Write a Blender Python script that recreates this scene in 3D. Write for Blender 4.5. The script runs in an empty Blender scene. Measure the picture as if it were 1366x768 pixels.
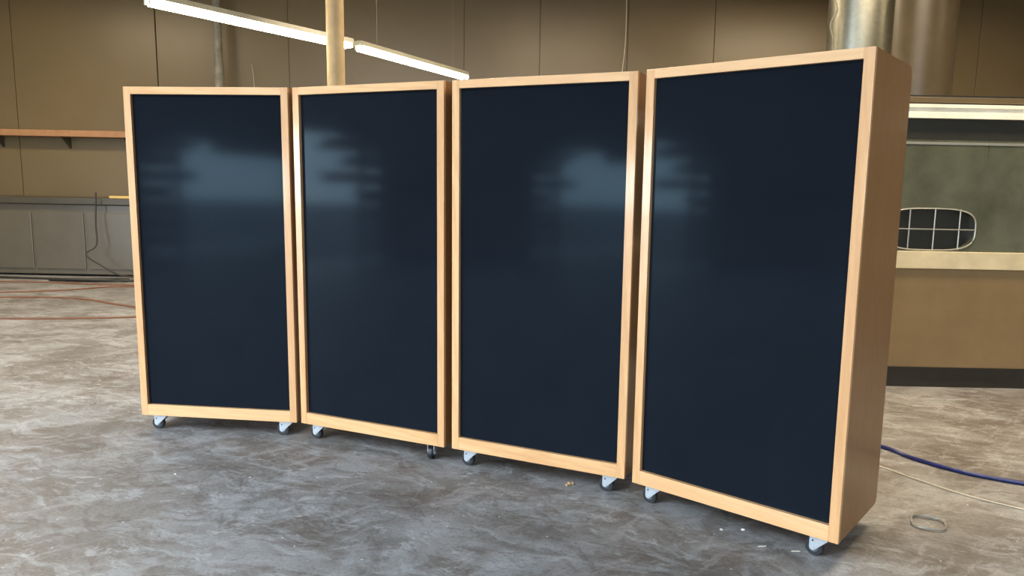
import bpy, bmesh, math, random
from mathutils import Vector, Matrix, Euler
random.seed(7)
scene = bpy.context.scene
col = scene.collection
PI = math.pi

# ------------------------------------------------------------------ helpers
def tag(o, label=None, cat=None, group=None, kind=None):
    if label: o['label'] = label
    if cat: o['category'] = cat
    if group: o['group'] = group
    if kind: o['kind'] = kind
    return o

def empty(name, loc=(0, 0, 0), rz=0, **k):
    o = bpy.data.objects.new(name, None)
    o.empty_display_size = .1
    o.location = loc
    o.rotation_euler = (0, 0, rz)
    col.objects.link(o)
    return tag(o, **k)

class MB:
    """collects shapes and links them as ONE mesh object"""
    def __init__(self): self.bm = bmesh.new()
    def _take(self, tmp, mtx=None):
        if mtx is not None: bmesh.ops.transform(tmp, matrix=mtx, verts=tmp.verts)
        me = bpy.data.meshes.new('tmp'); tmp.to_mesh(me); tmp.free()
        self.bm.from_mesh(me); bpy.data.meshes.remove(me); return self
    def box(self, a, b, bev=0, mtx=None, seg=2):
        t = bmesh.new()
        bmesh.ops.create_cube(t, size=1)
        for v in t.verts:
            v.co = Vector([(a[i] + b[i]) / 2 + v.co[i] * (b[i] - a[i]) for i in range(3)])
        if bev: bmesh.ops.bevel(t, geom=t.edges[:], offset=bev, segments=seg, affect='EDGES', profile=.5)
        return self._take(t, mtx)
    def prism(self, pts, a, b, axis='x', bev=0, mtx=None):
        """polygon pts (u,v) extruded from a to b along axis; x:(y,z) y:(x,z) z:(x,y)"""
        t = bmesh.new()
        def P(u, v, w): return {'x': (w, u, v), 'y': (u, w, v), 'z': (u, v, w)}[axis]
        A = [t.verts.new(P(u, v, a)) for u, v in pts]
        B = [t.verts.new(P(u, v, b)) for u, v in pts]
        t.faces.new(A); t.faces.new(B[::-1])
        n = len(pts)
        for i in range(n): t.faces.new((A[i], B[i], B[(i + 1) % n], A[(i + 1) % n]))
        bmesh.ops.recalc_face_normals(t, faces=t.faces)
        if bev:
            bmesh.ops.bevel(t, geom=t.edges[:], offset=bev, segments=1, affect='EDGES')
        return self._take(t, mtx)
    def cyl(self, p0, p1, r, r2=None, n=24, bev=0):
        t = bmesh.new()
        p0, p1 = Vector(p0), Vector(p1); d = p1 - p0
        bmesh.ops.create_cone(t, cap_ends=True, segments=n, radius1=r, radius2=r if r2 is None else r2, depth=d.length)
        if bev:
            e = [e for e in t.edges if abs(e.verts[0].co.z - e.verts[1].co.z) < 1e-6]
            bmesh.ops.bevel(t, geom=e, offset=bev, segments=2, affect='EDGES')
        m = Matrix.Translation((p0 + p1) / 2) @ d.to_track_quat('Z', 'Y').to_matrix().to_4x4()
        return self._take(t, m)
    def tube(self, pts, r, n=8, closed=False):
        t = bmesh.new(); pts = [Vector(p) for p in pts]; rings = []
        N = len(pts)
        for i, p in enumerate(pts):
            if closed: d = pts[(i + 1) % N] - pts[i - 1]
            else: d = pts[min(i + 1, N - 1)] - pts[max(i - 1, 0)]
            d.normalize()
            ref = Vector((0, 0, 1)) if abs(d.z) < .9 else Vector((1, 0, 0))
            u = d.cross(ref).normalized(); v = d.cross(u).normalized()
            rings.append([t.verts.new(p + (u * math.cos(2 * PI * k / n) + v * math.sin(2 * PI * k / n)) * r) for k in range(n)])
        for i in range(N if closed else N - 1):
            a, b = rings[i], rings[(i + 1) % N]
            for k in range(n): t.faces.new((a[k], a[(k + 1) % n], b[(k + 1) % n], b[k]))
        if not closed: t.faces.new(rings[0][::-1]); t.faces.new(rings[-1])
        bmesh.ops.recalc_face_normals(t, faces=t.faces)
        return self._take(t)
    def build(self, name, mat, parent=None, smooth=False, loc=None):
        me = bpy.data.meshes.new(name); self.bm.to_mesh(me); self.bm.free()
        o = bpy.data.objects.new(name, me); col.objects.link(o)
        me.materials.append(mat)
        if smooth:
            for p in me.polygons: p.use_smooth = True
            me.set_sharp_from_angle(angle=math.radians(35))
        if parent: o.parent = parent
        if loc: o.location = loc
        return o

def bez(pts, n=12):
    """smooth Catmull-Rom through the points"""
    P = [Vector(p) for p in pts]; P = [P[0] * 2 - P[1]] + P + [P[-1] * 2 - P[-2]]
    out = []
    for i in range(1, len(P) - 2):
        for k in range(n):
            t = k / n
            out.append(.5 * (2 * P[i] + (P[i + 1] - P[i - 1]) * t + (2 * P[i - 1] - 5 * P[i] + 4 * P[i + 1] - P[i + 2]) * t * t + (3 * P[i] - P[i - 1] - 3 * P[i + 1] + P[i + 2]) * t ** 3))
    out.append(P[-2]); return out

# ------------------------------------------------------------------ materials
class NT:
    def __init__(self, name):
        self.m = bpy.data.materials.new(name); self.m.use_nodes = True
        self.t = self.m.node_tree; self.b = self.t.nodes['Principled BSDF']
    def n(self, typ, ins=None, **props):
        o = self.t.nodes.new(typ)
        for k, v in props.items(): setattr(o, k, v)
        for k, v in (ins or {}).items(): self.set(o.inputs[k], v)
        return o
    def set(self, sock, v):
        if isinstance(v, bpy.types.NodeSocket): self.t.links.new(v, sock)
        elif isinstance(v, bpy.types.Node): self.t.links.new(v.outputs[0], sock)
        else:
            if isinstance(v, tuple) and len(v) == 3 and sock.type == 'RGBA': v = (*v, 1)
            sock.default_value = v
    def bs(self, **k):
        for a, v in k.items(): self.set(self.b.inputs[a.replace('_', ' ')], v)
        return self
    def coord(self, which='Object'): return self.n('ShaderNodeTexCoord').outputs[which]
    def mapv(self, v, scale=(1, 1, 1), rot=(0, 0, 0), loc=(0, 0, 0)):
        return self.n('ShaderNodeMapping', {'Vector': v, 'Scale': scale, 'Rotation': rot, 'Location': loc}).outputs[0]
    def noise(self, v, scale, detail=4, rough=.5, dist=0):
        return self.n('ShaderNodeTexNoise', {'Vector': v, 'Scale': scale, 'Detail': detail, 'Roughness': rough, 'Distortion': dist}).outputs[0]
    def ramp(self, f, stops, interp='LINEAR'):
        r = self.n('ShaderNodeValToRGB', {'Fac': f}); cr = r.color_ramp; cr.interpolation = interp
        while len(cr.elements) > 1: cr.elements.remove(cr.elements[0])
        for i, (p, c) in enumerate(stops):
            e = cr.elements[0] if i == 0 else cr.elements.new(p)
            e.position = p; e.color = (*c, 1) if isinstance(c, tuple) else (c, c, c, 1)
        return r.outputs[0]
    def mix(self, f, a, b, mode='MIX'):
        o = self.n('ShaderNodeMix', data_type='RGBA', blend_type=mode)
        self.set(o.inputs[0], f); self.set(o.inputs[6], a); self.set(o.inputs[7], b); return o.outputs[2]
    def math(self, op, a, b=0.0, c=None):
        o = self.n('ShaderNodeMath', operation=op); self.set(o.inputs[0], a); self.set(o.inputs[1], b)
        if c is not None: self.set(o.inputs[2], c)
        return o.outputs[0]
    def bump(self, h, strength=.2, dist=.01):
        self.set(self.b.inputs['Normal'], self.n('ShaderNodeBump', {'Height': h, 'Strength': strength, 'Distance': dist}).outputs[0]); return self

def simple(name, c, rough=.5, metal=0, spec=.5, var=.12, scale=6, bump=0):
    t = NT(name); v = t.coord()
    f = t.noise(v, scale, 5, .6)
    cc = t.ramp(f, [(.3, tuple(x * (1 - var) for x in c)), (.7, tuple(min(1, x * (1 + var)) for x in c))])
    t.bs(Base_Color=cc, Roughness=rough, Metallic=metal)
    t.b.inputs['Specular IOR Level'].default_value = spec
    if bump: t.bump(t.noise(v, scale * 12, 4), bump, .002)
    return t.m

def wood(name, axis, c0, c1, c2, rough=.33, strength=1.0):
    """straight-grained alder with broad cathedral figure; grain runs along axis"""
    t = NT(name); v = t.coord()
    rnd = t.n('ShaderNodeObjectInfo').outputs['Random']
    off = t.n('ShaderNodeCombineXYZ', {'X': t.math('MULTIPLY', rnd, 17.3), 'Y': t.math('MULTIPLY', rnd, 9.1), 'Z': t.math('MULTIPLY', rnd, 23.7)}).outputs[0]
    v = t.n('ShaderNodeVectorMath', {0: v, 1: off}, operation='ADD').outputs[0]
    sc = [1, 1, 1]; sc['xyz'.index(axis)] = .09
    g = t.mapv(v, tuple(sc))
    broad = t.noise(g, 9, 3, .5, .6)
    rings = t.n('ShaderNodeTexWave', {'Vector': t.mapv(v, tuple(s * 1.0 for s in sc)), 'Scale': 14, 'Distortion': 7, 'Detail': 3, 'Detail Scale': 1.6}, wave_type='BANDS', bands_direction='DIAGONAL').outputs[0]
    fine = t.noise(t.mapv(v, tuple(s if s < .5 else 1 for s in sc)), 150, 3, .6)
    base = t.ramp(broad, [(.28, c1), (.5, c0), (.72, c2)])
    base = t.mix(t.math('MULTIPLY', t.ramp(rings, [(.35, 0.0), (.9, 1.0)]), .24 * strength), base, c1)
    base = t.mix(t.math('MULTIPLY', t.ramp(fine, [(.45, 0.0), (.75, 1.0)]), .18 * strength), base, tuple(x * .7 for x in c1))
    # each board of its own tone
    base = t.mix(t.math('MULTIPLY', rnd, .45), base, (c1[0] * .98, c1[1] * 1.0, c1[2] * 1.15) if axis == 'z' else c2)
    # rare small knot
    vor = t.n('ShaderNodeTexVoronoi', {'Vector': v, 'Scale': 2.1}).outputs['Distance']
    base = t.mix(t.ramp(vor, [(.0, .8), (.022, .0)]), base, (.12, .045, .015))
    t.bs(Base_Color=base, Roughness=t.ramp(fine, [(.3, rough - .03), (.8, rough + .1)]))
    t.bump(fine, .05, .001)
    t.b.inputs['Coat Weight'].default_value = .9 if strength > 1 else .2
    t.b.inputs['Coat Roughness'].default_value = .11
    return t.m

W0, W1, W2 = (.74, .44, .20), (.57, .295, .115), (.78, .49, .25)
M = {}
M['wood_v'] = wood('alder_vertical', 'z', W0, W1, W2, .3, 1.5)
M['wood_h'] = wood('alder_horizontal', 'x', W0, W1, W2, .3, 1.5)
M['veneer'] = wood('side_veneer', 'z', (.225, .108, .036), (.205, .096, .031), (.24, .115, .040), .36, .35)
M['cream_metal'] = simple('cream_paint', (.62, .52, .32), .4)
M['zinc'] = simple('zinc_plate', (.60, .67, .73), .32, .6, var=.06, scale=30)
M['rubber'] = simple('black_rubber', (.018, .021, .026), .42)
M['hub'] = simple('grey_hub', (.10, .11, .12), .4)
M['black'] = simple('black_hole', (.008, .008, .008), .6)
M['grey_pipe'] = simple('grey_pipe_paint', (.23, .215, .17), .55, var=.25, scale=9)
M['column'] = simple('cream_column_paint', (.42, .31, .165), .6, var=.12, scale=5, bump=.1)
M['steel_housing'] = simple('grey_green_steel', (.24, .24, .19), .4)
M['dark_steel'] = simple('dark_bench_steel', (.055, .05, .035), .35)
M['bench_grey'] = simple('grey_bench_steel', (.10, .088, .066), .28, var=.1, scale=3)
M['bench_tan'] = simple('tan_wood_board', (.36, .19, .09), .5)
M['yellow'] = simple('yellow_wood', (.62, .42, .12), .5)
M['machine_brown'] = simple('glossy_brown_paint', (.23, .155, .075), .2, var=.12, scale=2)
M['machine_green'] = simple('olive_grey_glass_paint', (.085, .09, .06), .2, var=.35, scale=2.2)
M['machine_dark'] = simple('dark_machine_recess', (.03, .03, .025), .3)
M['base_reflection'] = simple('dark_base_reflection', (.03, .027, .022), .25)  # dark reflection at the cabinet base, put into the colour
M['white'] = simple('white_trim_paint', (.75, .72, .6), .5)
M['wire'] = simple('pale_wire', (.42, .42, .38), .35, .6)
M['cord_white'] = simple('pale_cord', (.55, .5, .38), .6)
M['cord_orange'] = simple('brown_orange_cord', (.17, .065, .03), .6)
M['cord_black'] = simple('black_cord', (.02, .02, .018), .5)
M['hose'] = simple('blue_hose', (.012, .02, .12), .35, var=.5, scale=25)
M['chip'] = simple('white_chip', (.75, .74, .7), .7)
M['sliver'] = simple('pale_sliver', (.7, .66, .58), .6)
M['debris'] = simple('tan_debris', (.42, .30, .16), .8)
M['ceil'] = simple('ceiling_paint', (.45, .42, .34), .8)
M['door_frame'] = simple('door_frame_steel', (.12, .11, .09), .5)
M['pillar_brown'] = simple('brown_pillar_paint', (.10, .075, .042), .35)
M['asphalt'] = simple('outdoor_asphalt', (.10, .105, .11), .85, var=.25, scale=.5)
M['lumber'] = simple('stacked_lumber', (.25, .16, .08), .7)

def mk_panel():
    t = NT('black_laminate'); v = t.coord()
    # fine woven / perforated face, a trace of dust and smears
    w = t.n('ShaderNodeTexVoronoi', {'Vector': v, 'Scale': 330, 'Randomness': .25}).outputs['Distance']
    dust = t.noise(v, 2.2, 6, .6, .8)
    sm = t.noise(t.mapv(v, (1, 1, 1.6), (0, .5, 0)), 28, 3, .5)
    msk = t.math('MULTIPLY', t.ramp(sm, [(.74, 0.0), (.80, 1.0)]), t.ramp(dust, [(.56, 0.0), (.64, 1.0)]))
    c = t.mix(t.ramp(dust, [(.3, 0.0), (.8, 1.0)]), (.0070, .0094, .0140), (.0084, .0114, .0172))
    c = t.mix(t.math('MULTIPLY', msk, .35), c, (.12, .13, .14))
    c = t.mix(t.math('MULTIPLY', t.ramp(w, [(.15, 1.0), (.35, 0.0)]), .3), c, (.004, .006, .011))
    t.bs(Base_Color=c, Roughness=.08)
    t.b.inputs['Specular IOR Level'].default_value = .095
    t.b.inputs['Specular Tint'].default_value = (.55, .84, 1, 1)
    return t.m
M['panel'] = mk_panel()

def mk_wall():
    t = NT('brown_wall_panels'); v = t.coord()
    f = t.noise(v, .55, 4, .55, .4)
    c = t.ramp(f, [(.3, (.140, .106, .055)), (.7, (.165, .125, .066))])
    t.bs(Base_Color=c, Roughness=.36)
    return t.m
M['wall'] = mk_wall()
M['wall_plain'] = simple('side_wall_paint', (.30, .25, .17), .7, var=.1, scale=1)

def mk_floor():
    t = NT('trowelled_concrete'); v = t.coord()
    def warp(vec, sc, amp, loc=(0, 0, 0)):
        wv = t.n('ShaderNodeTexNoise', {'Vector': t.mapv(vec, loc=loc), 'Scale': sc, 'Detail': 4}).outputs['Color']
        return t.n('ShaderNodeVectorMath', {0: vec, 1: t.n('ShaderNodeVectorMath', {0: wv, 1: (amp, amp, 0)}, operation='MULTIPLY').outputs[0]}, operation='ADD').outputs[0]
    v1 = warp(v, 2.0, .35); v2 = warp(v, 3.2, .22, (4, 7, 0))
    def layer(c, vec, scale, rot, freq, lo, hi, amt, colr, loc=(0, 0, 0), det=8, rough=.68):
        f = t.noise(t.mapv(t.mapv(vec, rot=(0, 0, rot)), scale, loc=loc), freq, det, rough)
        return t.mix(t.math('MULTIPLY', t.ramp(f, [(lo, 0.0), (hi, 1.0)]), amt), c, colr)
    a = t.noise(v, 1.3, 9, .66, .2)
    c = t.ramp(a, [(.38, (.150, .141, .133)), (.5, (.235, .232, .230)), (.62, (.320, .325, .336))])
    c = layer(c, v1, (1, 2.0, 1), .5, 1.7, .495, .535, .50, (.115, .102, .088))            # worn brown-grey patches
    c = layer(c, v2, (1, 1.6, 1), -.3, 1.5, .535, .58, .45, (.37, .40, .425), (3, 9, 0))    # pale bluish patches
    c = layer(c, v1, (1, 6, 1), .45, 2.2, .54, .62, .42, (.44, .47, .49), (1, 2, 0))      # trowel sweeps
    c = layer(c, v2, (1, 6, 1), -.75, 2.0, .55, .62, .38, (.41, .39, .41), (8, 2, 0))
    c = layer(c, v2, (1, 7, 1), .1, 2.4, .56, .62, .42, (.095, .066, .058), (2, 5, 0))
    c = layer(c, v1, (1, 5, 1), 1.1, 1.8, .565, .62, .38, (.09, .072, .065), (9, 5, 0))
    k = t.noise(t.mapv(v2, (1, 1.7, 1), (0, 0, .4)), 7, 9, .8, 0)
    km = t.math('MULTIPLY', t.ramp(k, [(.54, 0.0), (.58, 1.0)]), t.ramp(t.noise(v, 1.8, 5, .65), [(.48, 0.0), (.56, 1.0)]))
    c = t.mix(t.math('MULTIPLY', km, .5), c, (.50, .52, .55))                             # chalky scuffs
    # thin curved scratches
    r = t.n('ShaderNodeTexWave', {'Vector': warp(v, .7, 1.6), 'Scale': 1.3, 'Distortion': 3, 'Detail': 2}).outputs[0]
    rm = t.math('MULTIPLY', t.ramp(r, [(.984, 0.0), (.998, 1.0)]), t.ramp(t.noise(v, 1.1, 3), [(.48, 0.0), (.58, 1.0)]))
    c = t.mix(t.math('MULTIPLY', rm, .12), c, (.42, .43, .45))
    c = layer(c, v, (1, 1.5, 1), .4, 9, .55, .70, .45, (.085, .078, .072), (6, 1, 0))
    c = layer(c, v, (1, 1.5, 1), .4, 12, .54, .70, .45, (.36, .365, .375), (2, 8, 0))
    g = t.noise(v, 70, 4, .75)
    c = t.mix(t.math('MULTIPLY', t.ramp(g, [(.36, 1.0), (.5, 0.0)]), .35), c, (.08, .076, .07))
    c = t.mix(t.math('MULTIPLY', t.ramp(g, [(.58, 0.0), (.68, 1.0)]), .30), c, (.42, .43, .44))
    for sc, loc, thr, rad, colr in ((13, (0, 0, 0), .72, .075, (.62, .61, .58)), (7, (2, 6, 0), .86, .05, (.75, .74, .7)), (9, (5, 3, 0), .80, .06, (.02, .018, .016))):
        vo = t.n('ShaderNodeTexVoronoi', {'Vector': t.mapv(v, loc=loc), 'Scale': sc})
        spk = t.math('MULTIPLY', t.ramp(vo.outputs['Distance'], [(rad * .7, 1.0), (rad, 0.0)]), t.ramp(t.n('ShaderNodeSeparateColor', {0: vo.outputs['Color']}).outputs[0], [(thr, 0.0), (thr + .02, 1.0)]))
        c = t.mix(t.math('MULTIPLY', spk, .9), c, colr)
    t.bs(Base_Color=c, Roughness=t.ramp(a, [(.3, .40), (.7, .60)]))
    h = t.math('ADD', t.math('MULTIPLY', g, .25), t.math('MULTIPLY', k, .5))
    t.bump(h, .2, .003)
    return t.m
M['floor'] = mk_floor()

def mk_galv():
    t = NT('galvanised_steel'); v = t.coord()
    vo = t.n('ShaderNodeTexVoronoi', {'Vector': v, 'Scale': 26}).outputs['Color']
    sp = t.n('ShaderNodeSeparateColor', {0: vo}).outputs[0]
    c = t.ramp(sp, [(.0, (.27, .27, .22)), (1., (.31, .31, .26))])
    t.bs(Base_Color=c, Roughness=.36, Metallic=1.0)
    return t.m
M['galv'] = mk_galv()

def emit(name, c, s):
    t = NT(name)
    t.bs(Base_Color=(.9, .9, .85), Emission_Color=c, Emission_Strength=s); return t.m
M['tube'] = emit('lit_fluorescent_tube', (1.0, .88, .62), 26)

# ------------------------------------------------------------------ setting
X0, X1, Y0, Y1, ZC = -12.0, 9.0, -14.0, 13.4, 5.2
tag(MB().box((X0 - .3, Y0 - .3, -.2), (X1 + .3, Y1 + .3, 0)).build('floor', M['floor']), kind='structure')
SK = (-9.0, -3.2, -4.0, 1.6)      # unseen ceiling opening, added to bring daylight onto the front floor
cm = MB(); cm.box((X0 - .3, Y0 - .3, ZC), (SK[0], Y1 + .3, ZC + .2)); cm.box((SK[1], Y0 - .3, ZC), (X1 + .3, Y1 + .3, ZC + .2))
cm.box((SK[0], Y0 - .3, ZC), (SK[1], SK[2], ZC + .2)); cm.box((SK[0], SK[3], ZC), (SK[1], Y1 + .3, ZC + .2))
tag(cm.build('ceiling', M['ceil']), kind='structure')
# back wall: sheets with open joints between them
w = MB(); w.box((X0 - .3, Y1 + .03, 0), (X1 + .3, Y1 + .25, ZC))
seams = [(X0, 0), (-9.6, .012), (-7.06, .022), (-4.73, .007), (-1.64, .006), (-.31, .010), (1.23, .012), (2.75, .01), (5.1, .01), (7.4, .01), (X1, 0)]
for (a, ga), (b, gb) in zip(seams, seams[1:]):
    w.box((a + ga / 2, Y1, 0), (b - gb / 2, Y1 + .03, ZC), .003, seg=1)
tag(w.build('wall_back', M['wall']), kind='structure')
tag(MB().box((X1, Y0, 0), (X1 + .2, Y1, ZC)).build('wall_right', M['wall_plain']), kind='structure')
FX = (-9.0, 2.5)  # unseen front wall opening, added for frontal light on the partitions
fw_ = MB(); fw_.box((X0, Y0 - .2, 0), (FX[0], Y0, ZC)); fw_.box((FX[1], Y0 - .2, 0), (X1, Y0, ZC)); fw_.box((FX[0], Y0 - .2, 4.2), (FX[1], Y0, ZC))
tag(fw_.build('wall_front', M['wall_plain']), kind='structure')
# left wall with the big open loading doorways (mirrored in the black panels)
OA, HO = (-13.6, 4.2), 2.85
OW = (-6.3, -2.9)      # solid wall between the two doorways
lw = MB()
lw.box((X0 - .2, Y0, 0), (X0, OA[0], ZC)); lw.box((X0 - .2, OA[1], 0), (X0, Y1, ZC)); lw.box((X0 - .2, OA[0], HO), (X0, OA[1], ZC)); lw.box((X0 - .2, OW[0], 0), (X0, OW[1], HO)); lw.box((X0 - .2, OA[0], 2.45), (X0, -9.6, HO))
tag(lw.build('wall_left', M['wall_plain']), kind='structure')
fr = MB()
for yy in (OA[0], OW[0] - .16, OW[1], OA[1] - .16): fr.box((X0 - .25, yy, 0), (X0 + .08, yy + .16, HO))
fr.box((X0 - .25, OA[0], HO - .12), (X0 + .08, OA[1], HO + .04))
tag(fr.build('trim_1', M['door_frame']), kind='structure')
tag(MB().box((-90, -90, -.5), (60, 60, -.25)).build('ground', M['asphalt']), kind='structure')

# ------------------------------------------------------------------ rolling partitions
PW, PD, PH, PZ = 1.012, .560, 2.0, .098
SW, RT, RB, FT, REC = .0430, .0425, .0700, .022, .022

def make_caster(parent, s, d, rot, right_front=False):
    """swivel caster; local +x is the trailing direction towards the swivel head"""
    c = bpy.data.objects.new('caster', None)
    R = .038
    f = MB()
    # fork: two triangular cheeks, vertical on the axle side, slanting back up to the head
    prof = [(-.017, .088), (-.017, .040), (-.014, .031), (-.006, .026), (.004, .027), (.010, .033), (.060, .082), (.060, .088)]
    for y in (-.0205, .0175): f.prism(prof, y, y + .003, 'y')
    f.box((-.017, -.0205, .085), (.060, .0205, .089), .0008, seg=1)
    fork = f.build('caster', M['zinc'], parent)
    fork.location = (s, d, 0); fork.rotation_euler = (0, 0, rot)
    MB().box((-.020, -.036, PZ - .0035), (.075, .036, PZ + .0002), .001, seg=1).cyl((.026, 0, .088), (.026, 0, PZ - .003), .026, .03, 28).build('mounting_plate', M['zinc'], fork, True)
    w = MB()
    w.cyl((0, -.0135, R), (0, .0135, R), R, n=48, bev=.004)
    wh = w.build('wheel', M['rubber'], fork, True)
    h = MB(); h.cyl((0, -.0150, R), (0, .0150, R), .022, n=32, bev=.002)
    h.build('wheel_hub', M['hub'], fork, True)
    b = MB(); b.cyl((0, -.0245, R), (0, .0245, R), .0058, n=6); b.cyl((0, -.0215, R), (0, .0215, R), .008, n=20)
    b.build('axle_bolt', M['zinc'], fork)
    r = MB(); r.cyl((-.003, -.0210, .070), (-.003, -.0195, .070), .0042, n=16); r.cyl((-.003, .0195, .070), (-.003, .0210, .070), .0042, n=16)
    r.build('rivet_hole', M['black'], fork)
    return fork

def make_partition(loc, rz, label, rots):
    o = empty('rolling_partition', loc, rz, label=label, cat='partition', group='rolling partitions in a row')
    z0, z1 = PZ, PZ + PH
    for a, b in ((0, SW), (PW - SW, PW)):
        MB().box((a, 0, z0), (b, FT, z1), .0015).build('stile', M['wood_v'], o)
    MB().box((SW, .0003, z1 - RT), (PW - SW, FT, z1), .0012).build('rail', M['wood_h'], o)
    MB().box((SW, .0003, z0), (PW - SW, FT, z0 + RB), .0012).build('rail', M['wood_h'], o)
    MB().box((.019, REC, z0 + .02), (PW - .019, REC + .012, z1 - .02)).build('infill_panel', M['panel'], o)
    # side boards with eased back corners
    r = .035
    def cor(cy, cz, a0): return [(cy + r * math.cos(a0 + k * PI / 12), cz + r * math.sin(a0 + k * PI / 12)) for k in range(7)]
    prof = [(FT, z0), (PD - r, z0)] + cor(PD - r, z0 + r, -PI / 2)[1:] + cor(PD - r, z1 - r, 0) + [(FT, z1)]
    for a in (0.0004, PW - .0184):
        MB().prism(prof, a, a + .018, 'x').build('side_panel', M['veneer'], o)
    MB().box((.0186, FT, z1 - .0182), (PW - .0186, PD - .035, z1 - .0004)).build('top_panel', M['veneer'], o)
    MB().box((.0186, FT, z0 + .0004), (PW - .0186, PD - .035, z0 + .0182)).build('bottom_panel', M['veneer'], o)
    MB().box((.0186, PD - .03, z0 + .0184), (PW - .0186, PD - .012, z1 - .0184)).build('back_panel', M['veneer'], o)
    for (s, d), rt in zip(((.079, .05), (PW - .1105, .05), (.079, PD - .09), (PW - .1105, PD - .09)), rots):
        make_caster(o, s, d, rt)
    return o

make_partition((-2.5616, 4.4610, 0), -.0975, 'leftmost of four wood-framed black panel partitions on casters, a pale light band across its face', (0, .05, .3, -.2))
make_partition((-1.5262, 4.3605, 0), -.3950, 'second rolling black panel partition from the left, standing in front of the round cream column', (.04, 1.75, -.4, .5))
make_partition((-.5471, 3.9605, 0), -.4095, 'third rolling black panel partition from the left, its top left corner just under the end of the lit tube', (.0, .03, .2, .1))
make_partition((.4162, 3.5215, 0), -.6728, 'rightmost and nearest rolling black panel partition with its whole brown wooden side showing', (.03, -.03, .6, -.3))

# ------------------------------------------------------------------ fluorescent fixtures
def fixture(a, b, label, lit=True):
    a, b = Vector(a), Vector(b); d = (b - a); L = d.length; mid = (a + b) / 2
    o = empty('fluorescent_light', mid, math.atan2(d.y, d.x), label=label, cat='light', group='fluorescent strip lights')
    h = L / 2
    hb = MB(); hb.prism([(-.065, .03), (-.045, .085), (.045, .085), (.065, .03)], -h + .01, h - .01, 'x'); hb.build('housing', M['steel_housing'], o)
    for y in (-.042, .042):
        t = MB(); t.cyl((-h + .045, y, 0), (h - .045, y, 0), .030, n=24, bev=.01); t.build('lamp_tube', M['tube'], o, True)
        for sg in (-1, 1): MB().box((sg * (h - .03) - .012, y - .012, -.022), (sg * (h - .03) + .012, y + .012, .035), .003).build('lamp_holder', M['white'], o)
    for sg in (-.7, .7): MB().cyl((sg * h, 0, .08), (sg * h, 0, ZC - mid.z), .0007, n=6).build('hanger_wire', M['wire'], o)
    return o
fixture((-3.80, 7.05, 3.2), (-2.43, 9.0, 3.2), 'lit fluorescent strip light running out of the picture past the left of the cream column')
fixture((-2.38, 9.07, 3.2), (-1.34, 11.23, 3.2), 'lit fluorescent strip light right of the cream column, its far end above the third partition')

# ------------------------------------------------------------------ column, pipe, duct
c = MB(); c.cyl((-2.36, 8.1, 0), (-2.36, 8.1, ZC), .092, n=40); tag(c.build('column', M['column'], smooth=True), 'round cream-painted column rising behind the second partition, crossing the lit tubes', 'column')
p = empty('conduit_pipe', (-5.86, 13.15, 0), label='grey vertical pipe against the brown wall behind the leftmost partition', cat='pipe')
MB().cyl((0, 0, 0), (0, 0, ZC), .068, n=24).build('pipe', M['grey_pipe'], p, True)
q = MB()
q.cyl((0, 0, 2.6), (0, 0, 3.62), .077, n=24, bev=.008); q.build('sleeve', M['grey_pipe'], p, True)
for z in (1.5, 4.5): MB().box((-.1, -.075, z), (.1, .195, z + .03)).build('bracket', M['grey_pipe'], p)

d = empty('metal_duct', (3.055, 7.75, 0), label='wide shiny galvanised round duct rising behind the top of the rightmost partition', cat='duct')
MB().cyl((0, 0, .0), (0, 0, ZC), .312, n=64).build('duct_pipe', M['galv'], d, True)
for z in (.9, 2.1, 3.95): MB().cyl((0, 0, z - .012), (0, 0, z + .012), .318, n=64, bev=.004).build('seam_band', M['galv'], d, True)
st = MB(); st.tube(bez([(-.315, -.12, 3.9), (-.335, -.14, 3.55), (-.30, -.17, 3.38), (-.345, -.13, 3.24), (-.315, -.15, 3.05), (-.33, -.13, 2.6)], 10), .008, 6)
st.build('loose_strap', M['grey_pipe'], d)
c = MB(); c.cyl((4.12, 8.75, 0), (4.12, 8.75, ZC), .40, n=48); tag(c.build('pillar', M['pillar_brown'], smooth=True), 'brown round pillar to the right of the galvanised duct', 'pillar')

# ------------------------------------------------------------------ machine at the right edge
m = empty('machine_cabinet', (2.60, 5.91, 0), label='tall brown and grey-green cabinet with round barred window at the right edge behind rightmost partition', cat='cabinet')
MX = 2.2
MB().box((0, .0, .17), (MX, 1.1, .985), .01).build('lower_housing', M['machine_brown'], m)
MB().box((.03, .03, 0), (MX - .03, 1.07, .17)).build('base_reflection_strip', M['base_reflection'], m)  # dark strip standing in for the blurred reflection along the base
MB().box((-.012, -.02, .985), (MX + .012, 1.1, 1.125), .004).build('middle_rail', M['cream_metal'], m)
ub = MB()
# upper front with a round porthole (ring of quads around a circle)
PCX, PCZ, PR, PZR = .41, 1.30, .36, .165
t = bmesh.new(); n = 48
def cc(a): return math.copysign(abs(math.cos(a)) ** .6, math.cos(a))
def ss(a): return math.copysign(abs(math.sin(a)) ** .6, math.sin(a))
def sq(a):
    x0, x1, zz0, zz1 = 0, 2 * PCX, 1.125, 2.0
    ca, sa = math.cos(a), math.sin(a)
    k = min(((x1 - PCX) / ca if ca > 1e-9 else 9e9), ((x0 - PCX) / ca if ca < -1e-9 else 9e9), ((zz1 - PCZ) / sa if sa > 1e-9 else 9e9), ((zz0 - PCZ) / sa if sa < -1e-9 else 9e9))
    return (PCX + k * ca, 0, PCZ + k * sa)
A = []
for i in range(n):
    a = 2 * PI * i / n + PI / 4 * 0
    A.append((t.verts.new((PCX + PR * cc(a), 0, PCZ + PZR * ss(a))), t.verts.new(sq(a)), t.verts.new((PCX + PR * cc(a), .09, PCZ + PZR * ss(a)))))
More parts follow.
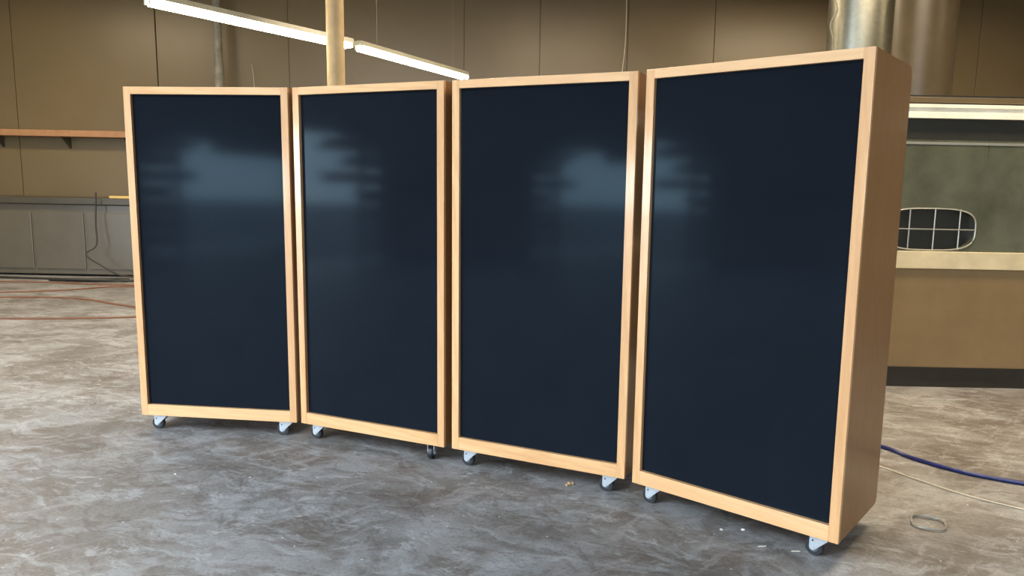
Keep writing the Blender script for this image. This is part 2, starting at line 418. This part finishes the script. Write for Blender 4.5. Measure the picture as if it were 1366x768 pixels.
for i in range(n):
    p0, p1 = A[i], A[(i + 1) % n]
    t.faces.new((p0[0], p1[0], p1[1], p0[1])); t.faces.new((p0[0], p0[2], p1[2], p1[0]))
bmesh.ops.recalc_face_normals(t, faces=t.faces)
ub._take(t)
ub.box((2 * PCX, 0, 1.125), (MX, .02, 2.0)); ub.box((0, 0, 1.125), (.02, 1.1, 2.0)); ub.box((MX - .02, 0, 1.125), (MX, 1.1, 2.0)); ub.box((0, 1.08, 1.125), (MX, 1.1, 2.0))
ub.build('upper_housing', M['machine_green'], m)
MB().box((PCX - PR - .01, .085, PCZ - PZR - .01), (PCX + PR + .01, .1, PCZ + PZR + .01)).build('round_window', M['machine_dark'], m)
g = MB()
g.tube([(PCX + PR * cc(2 * PI * i / 40), -.006, PCZ + PZR * ss(2 * PI * i / 40)) for i in range(40)], .006, 6, True)
for dx in (-.17, .03, .23): g.cyl((PCX + dx, -.004, PCZ - PZR * .98), (PCX + dx, -.004, PCZ + PZR * .98), .0055, n=6)
g.cyl((PCX - PR, -.006, PCZ), (PCX + PR, -.006, PCZ), .0055, n=6)
g.build('wire_guard', M['wire'], m)
MB().box((0, .01, 2.0), (MX, 1.1, 2.165)).build('dark_header', M['machine_dark'], m)
MB().box((-.005, -.004, 1.965), (MX + .005, .03, 1.985)).build('light_bead', M['wire'], m)
e = MB(); e.prism([(-.03, 2.165), (1.1, 2.165), (1.1, 2.272), (-.03, 2.272), (-.03, 2.246), (-.018, 2.243), (-.018, 2.209), (-.03, 2.206)], -.02, MX + .02, 'x')
e.build('white_ledge', M['white'], m)
MB().box((0, 0, 2.285), (MX, 1.1, 2.33), .004).build('top_cover', M['pillar_brown'], m)
MB().box((.02, .02, 2.272), (MX - .02, 1.08, 2.345)).build('top_gasket', M['black'], m)

# ------------------------------------------------------------------ workbench at the left edge
b = empty('workbench', (-8.6, 12.55, 0), label='low grey steel workbench with dark top against the brown wall at the left edge', cat='workbench')
MB().box((-1.9, -.35, 1.20), (1.75, .80, 1.31), .01).build('bench_top', M['dark_steel'], b)
MB().box((-1.85, -.28, .03), (1.70, .80, 1.20), .015).build('bench_body', M['bench_grey'], b)
for i in range(4): MB().box((-1.78 + i * .87, -.30, .12), (-.96 + i * .87, -.275, 1.06), .008).build('bench_door', M['bench_grey'], b)
s = empty('wall_shelf', (-8.5, 13.25, 2.41), label='brown board shelf fixed on the wall above the workbench at the left edge', cat='shelf')
MB().box((-1.9, -.12, -.055), (1.7, .15, .055), .006).build('shelf_board', M['bench_tan'], s)
for x in (-1.4, -.2, .9): MB().prism([(-.10, -.055), (.15, -.055), (.15, -.25)], x, x + .03, 'x').build('shelf_bracket', M['dark_steel'], s)
tag(MB().box((-7.35, 12.22, 1.31), (-6.95, 12.34, 1.35), .006).build('wood_offcut', M['yellow']), 'small yellow wood offcut lying on the workbench edge', 'wood offcut')
cb = MB(); cb.tube(bez([(-7.50, 12.12, 1.4), (-7.52, 12.1, .9), (-7.50, 12.05, .55), (-7.62, 11.95, .40), (-7.40, 11.98, .22), (-7.1, 12.0, .06), (-6.6, 12.02, .02)], 10), .012, 6)
tag(cb.build('power_cable', M['cord_black'], smooth=True), 'black cable drooping down the front of the workbench onto the floor', 'cable')
cb = MB(); cb.tube(bez([(-9.2, 11.8, .02), (-8.3, 11.75, .02), (-7.7, 11.7, .02), (-7.1, 11.78, .03), (-6.8, 11.68, .03), (-7.2, 11.55, .02), (-8.0, 11.6, .02), (-7.5, 11.5, .04), (-6.6, 11.65, .02), (-6.0, 11.7, .02)], 10), .018, 6)
tag(cb.build('cable_tangle', M['cord_black'], smooth=True), 'tangle of black cable on the floor at the foot of the workbench', 'cable')
for pts, lab in (([(-9.6, 11.3, .008), (-7.9, 11.35, .008), (-6.9, 11.2, .008), (-5.9, 11.3, .008)], 'thin brown cord lying straight on the floor nearest the workbench'),
                 ([(-8.3, 9.9, .008), (-7.1, 10.5, .008), (-6.6, 11.0, .008), (-5.8, 11.15, .008)], 'thin brown cord slanting across the floor left of the leftmost partition'),
                 ([(-8.2, 9.6, .008), (-6.6, 9.8, .008), (-5.55, 9.3, .008), (-5.15, 9.08, .008), (-4.3, 8.8, .008)], 'brown cord curving over the floor, third back from the leftmost partition'),
                 ([(-7.2, 8.1, .008), (-5.9, 8.2, .008), (-5.01, 8.38, .008), (-4.6, 8.6, .008), (-3.6, 8.8, .008)], 'brown cord on the floor, nearest of the cords beside the leftmost partition')):
    tag(MB().tube(bez(pts, 12), .012, 6).build('extension_cord', M['cord_orange'], smooth=True), lab, 'cord', 'cords on the floor at the left')
tag(MB().tube(bez([(-5.31, 13.34, 2.2), (-5.33, 13.33, 3.3), (-5.36, 13.33, 3.68)], 8), .006, 6).build('wall_wire', M['wire'], smooth=True), 'short thin wire sticking up the wall behind the leftmost partition', 'wire')
tag(MB().tube(bez([(1.17, 13.2, 5.2), (1.175, 13.2, 4.2), (1.13, 13.22, 3.6), (1.11, 13.24, 3.3), (1.14, 13.24, 2.4)], 8), .009, 6).build('hanging_wire', M['cord_white'], smooth=True), 'thin pale wire hanging down the brown wall above the third partition right corner', 'wire')

# ------------------------------------------------------------------ things on the floor, right
tag(MB().tube(bez([(1.2, 5.3, .012), (1.7, 4.75, .012), (2.06, 4.385, .012), (2.165, 4.18, .012), (2.42, 3.92, .012), (2.9, 3.75, .012), (3.6, 3.9, .012)], 12), .0115, 10).build('air_hose', M['hose'], smooth=True), 'dark blue air hose lying on the floor right of the rightmost partition', 'hose')
tag(MB().tube(bez([(1.3, 4.75, .005), (1.7, 4.3, .005), (1.912, 4.049, .005), (2.021, 3.876, .005), (2.25, 3.6, .005), (2.8, 3.2, .005)], 12), .0045, 8).build('thin_cord', M['cord_white'], smooth=True), 'thin pale cord on the floor in front of the blue hose', 'cord')
pts = []
for i in range(70):
    a = i * 2 * PI / 28; rr = .075 + .006 * math.sin(i * .9)
    pts.append((1.805 + rr * math.cos(a) * 1.05, 3.315 + rr * math.sin(a), .006 + .0022 * (i / 28) + .002 * abs(math.sin(i * .7))))
tag(MB().tube(pts, .004, 6).build('wire_coil', M['wire'], smooth=True), 'small ring of coiled grey wire on the floor at the right edge', 'wire coil')
def chip(name, x, y, sx, sy, sz, rz, mat, label, cat, group=None):
    t = bmesh.new(); bmesh.ops.create_icosphere(t, subdivisions=1, radius=1)
    rnd = random.Random(int(x * 1000))
    for v in t.verts:
        v.co *= 1 + rnd.uniform(-.25, .2); v.co.z = max(v.co.z, -.6)
    mnz = min(v.co.z for v in t.verts)
    for v in t.verts: v.co.z -= mnz
    bmesh.ops.scale(t, vec=(sx, sy, sz), verts=t.verts)
    o = MB()._take(t).build(name, mat, loc=(x, y, 0)); o.rotation_euler = (0, 0, rz)
    return tag(o, label, cat, group)
for a, b2, lab in (((.922, 3.056), (.967, 3.065), 'left of two pale wood slivers on the floor before the rightmost partition'), ((1.059, 3.021), (1.102, 3.022), 'right of two pale wood slivers, nearer the front right caster of the rightmost partition')):
    x, y = (a[0] + b2[0]) / 2, (a[1] + b2[1]) / 2; L = math.dist(a, b2) / 2
    o = MB().prism([(-L, -.003), (L * .7, -.0045), (L, .001), (-L * .6, .004)], 0, .003, 'z').build('wood_sliver', M['sliver'], loc=(x, y, 0)); o.rotation_euler = (0, 0, math.atan2(b2[1] - a[1], b2[0] - a[0]))
    tag(o, lab, 'wood sliver', 'wood slivers on the floor')
chip('plaster_chip', .799, 3.211, .011, .008, .006, .3, M['chip'], 'white plaster chip on the floor below the rightmost partition, left of a matching one', 'chip', 'white chips below the rightmost partition')
chip('plaster_chip', .900, 3.216, .010, .006, .005, -.2, M['chip'], 'white plaster chip on the floor below the rightmost partition, right of a matching one', 'chip', 'white chips below the rightmost partition')
chip('plaster_chip', -1.99, 3.743, .008, .006, .005, -.2, M['chip'], 'tiny white chip alone on the floor before the leftmost partition', 'chip')
o = empty('debris_crumb', (.107, 3.706, 0), label='small tan crumb of debris on the floor before the third partition', cat='debris')
for k, (x, y, s) in enumerate(((0, 0, .012), (.018, .008, .010), (-.012, -.012, .008))):
    t = bmesh.new(); bmesh.ops.create_icosphere(t, subdivisions=2, radius=s)
    for v in t.verts: v.co *= 1 + random.uniform(-.2, .2); v.co.z = max(v.co.z + s * .8, 0)
    MB()._take(t).build('crumb', M['debris'], o, loc=(x, y, 0))

# ------------------------------------------------------------------ lumber rack mirrored in the panels (left of the camera)
rk = empty('lumber_rack', (-11.2, -4.15, 0), label='tall lumber rack stacked with boards, seen only as dark bars mirrored in the middle partitions', cat='rack')
for y in (-2.2, 0, 2.2):
    for x in (-.50, .50): MB().box((x - .04, y - .05, 0), (x + .04, y + .05, 3.2)).build('rack_post', M['door_frame'], rk)
rr = random.Random(5)
for i, (z, ea, eb) in enumerate(((.25, -2.4, 2.3), (.62, -2.5, 2.2), (.98, -2.4, 2.4), (1.34, -2.5, 2.5), (1.68, -3.3, 3.3), (2.02, -2.6, 2.8), (2.34, -3.2, 3.4), (2.64, -2.7, 2.9))):
    for y in (-2.2, 0, 2.2): MB().box((-.46, y - .03, z - .05), (.46, y + .03, z)).build('rack_arm', M['door_frame'], rk)
    zz = z
    for q in range(4):
        th = rr.uniform(.045, .06); MB().box((-.42, ea + rr.uniform(0, .5), zz), (.42, eb - rr.uniform(0, .3), zz + th)).build('board_stack', M['lumber'], rk); zz += th + .002

# ------------------------------------------------------------------ light
w = bpy.data.worlds.new('sky'); scene.world = w; w.use_nodes = True
nt = w.node_tree; bg = nt.nodes['Background']
bg.inputs[0].default_value = (.80, .90, 1.0, 1); bg.inputs[1].default_value = 11.5

def area(name, loc, size, rot, c, power, portal=False):
    l = bpy.data.lights.new(name, 'AREA'); l.shape = 'RECTANGLE'; l.size, l.size_y = size; l.color = c; l.energy = power
    if portal: l.cycles.is_portal = True
    o = bpy.data.objects.new(name, l); o.location = loc; o.rotation_euler = rot; col.objects.link(o); return o
area('opening_portal', (X0 - .1, (OA[0] + OA[1]) / 2, HO / 2), (HO, OA[1] - OA[0]), (0, -PI / 2, 0), (1, 1, 1), 1, True)
area('added_skylight_portal', ((SK[0] + SK[1]) / 2, (SK[2] + SK[3]) / 2, ZC + .1), (SK[1] - SK[0], SK[3] - SK[2]), (0, 0, 0), (1, 1, 1), 1, True)  # samples sky through the added ceiling opening
area('opening_portal', ((FX[0] + FX[1]) / 2, Y0 - .1, 2.1), (FX[1] - FX[0], 4.2), (PI / 2, 0, 0), (1, 1, 1), 1, True)  # samples sky through the added front opening
# unseen warm area lights added under the ceiling to brighten back and right
WARM = (1.0, .80, .55)
for i, (x, y, pw) in enumerate(((-8.5, 10.0, 180), (-4.5, 7.5, 90), (0, 9.0, 180), (4.5, 10, 230), (3.0, 5.0, 250), (7.5, 5.0, 60))):
    area('warm_fill', (x, y, ZC - .25), (2.4, .6), (0, 0, 0), WARM, pw)

# ------------------------------------------------------------------ camera
F, PITCH, ROLL, HC, CX, CY = 980.7555, .1372, .0198, 1.5169, 737.0, 394.68
cam = bpy.data.cameras.new('camera'); co = bpy.data.objects.new('camera', cam); col.objects.link(co)
cam.sensor_fit = 'HORIZONTAL'; cam.sensor_width = 36; cam.lens = 36 * F / 1366
cam.shift_x = -(CX - 683) / 1366; cam.shift_y = (CY - 384) / 1366
cp, sp, cr, sr = math.cos(PITCH), math.sin(PITCH), math.cos(ROLL), math.sin(ROLL)
fw = Vector((0, cp, -sp)); up = Vector((0, sp, cp)); rt = Vector((1, 0, 0))
r2 = rt * cr + up * sr; u2 = up * cr - rt * sr
co.matrix_world = Matrix(((r2.x, u2.x, -fw.x, 0), (r2.y, u2.y, -fw.y, 0), (r2.z, u2.z, -fw.z, HC), (0, 0, 0, 1)))
cam.clip_start = .05; cam.clip_end = 300
scene.camera = co

scene.view_settings.view_transform = 'Standard'; scene.view_settings.look = 'None'
scene.view_settings.gamma = 1; scene.view_settings.use_curve_mapping = False
scene.view_settings.exposure = .3
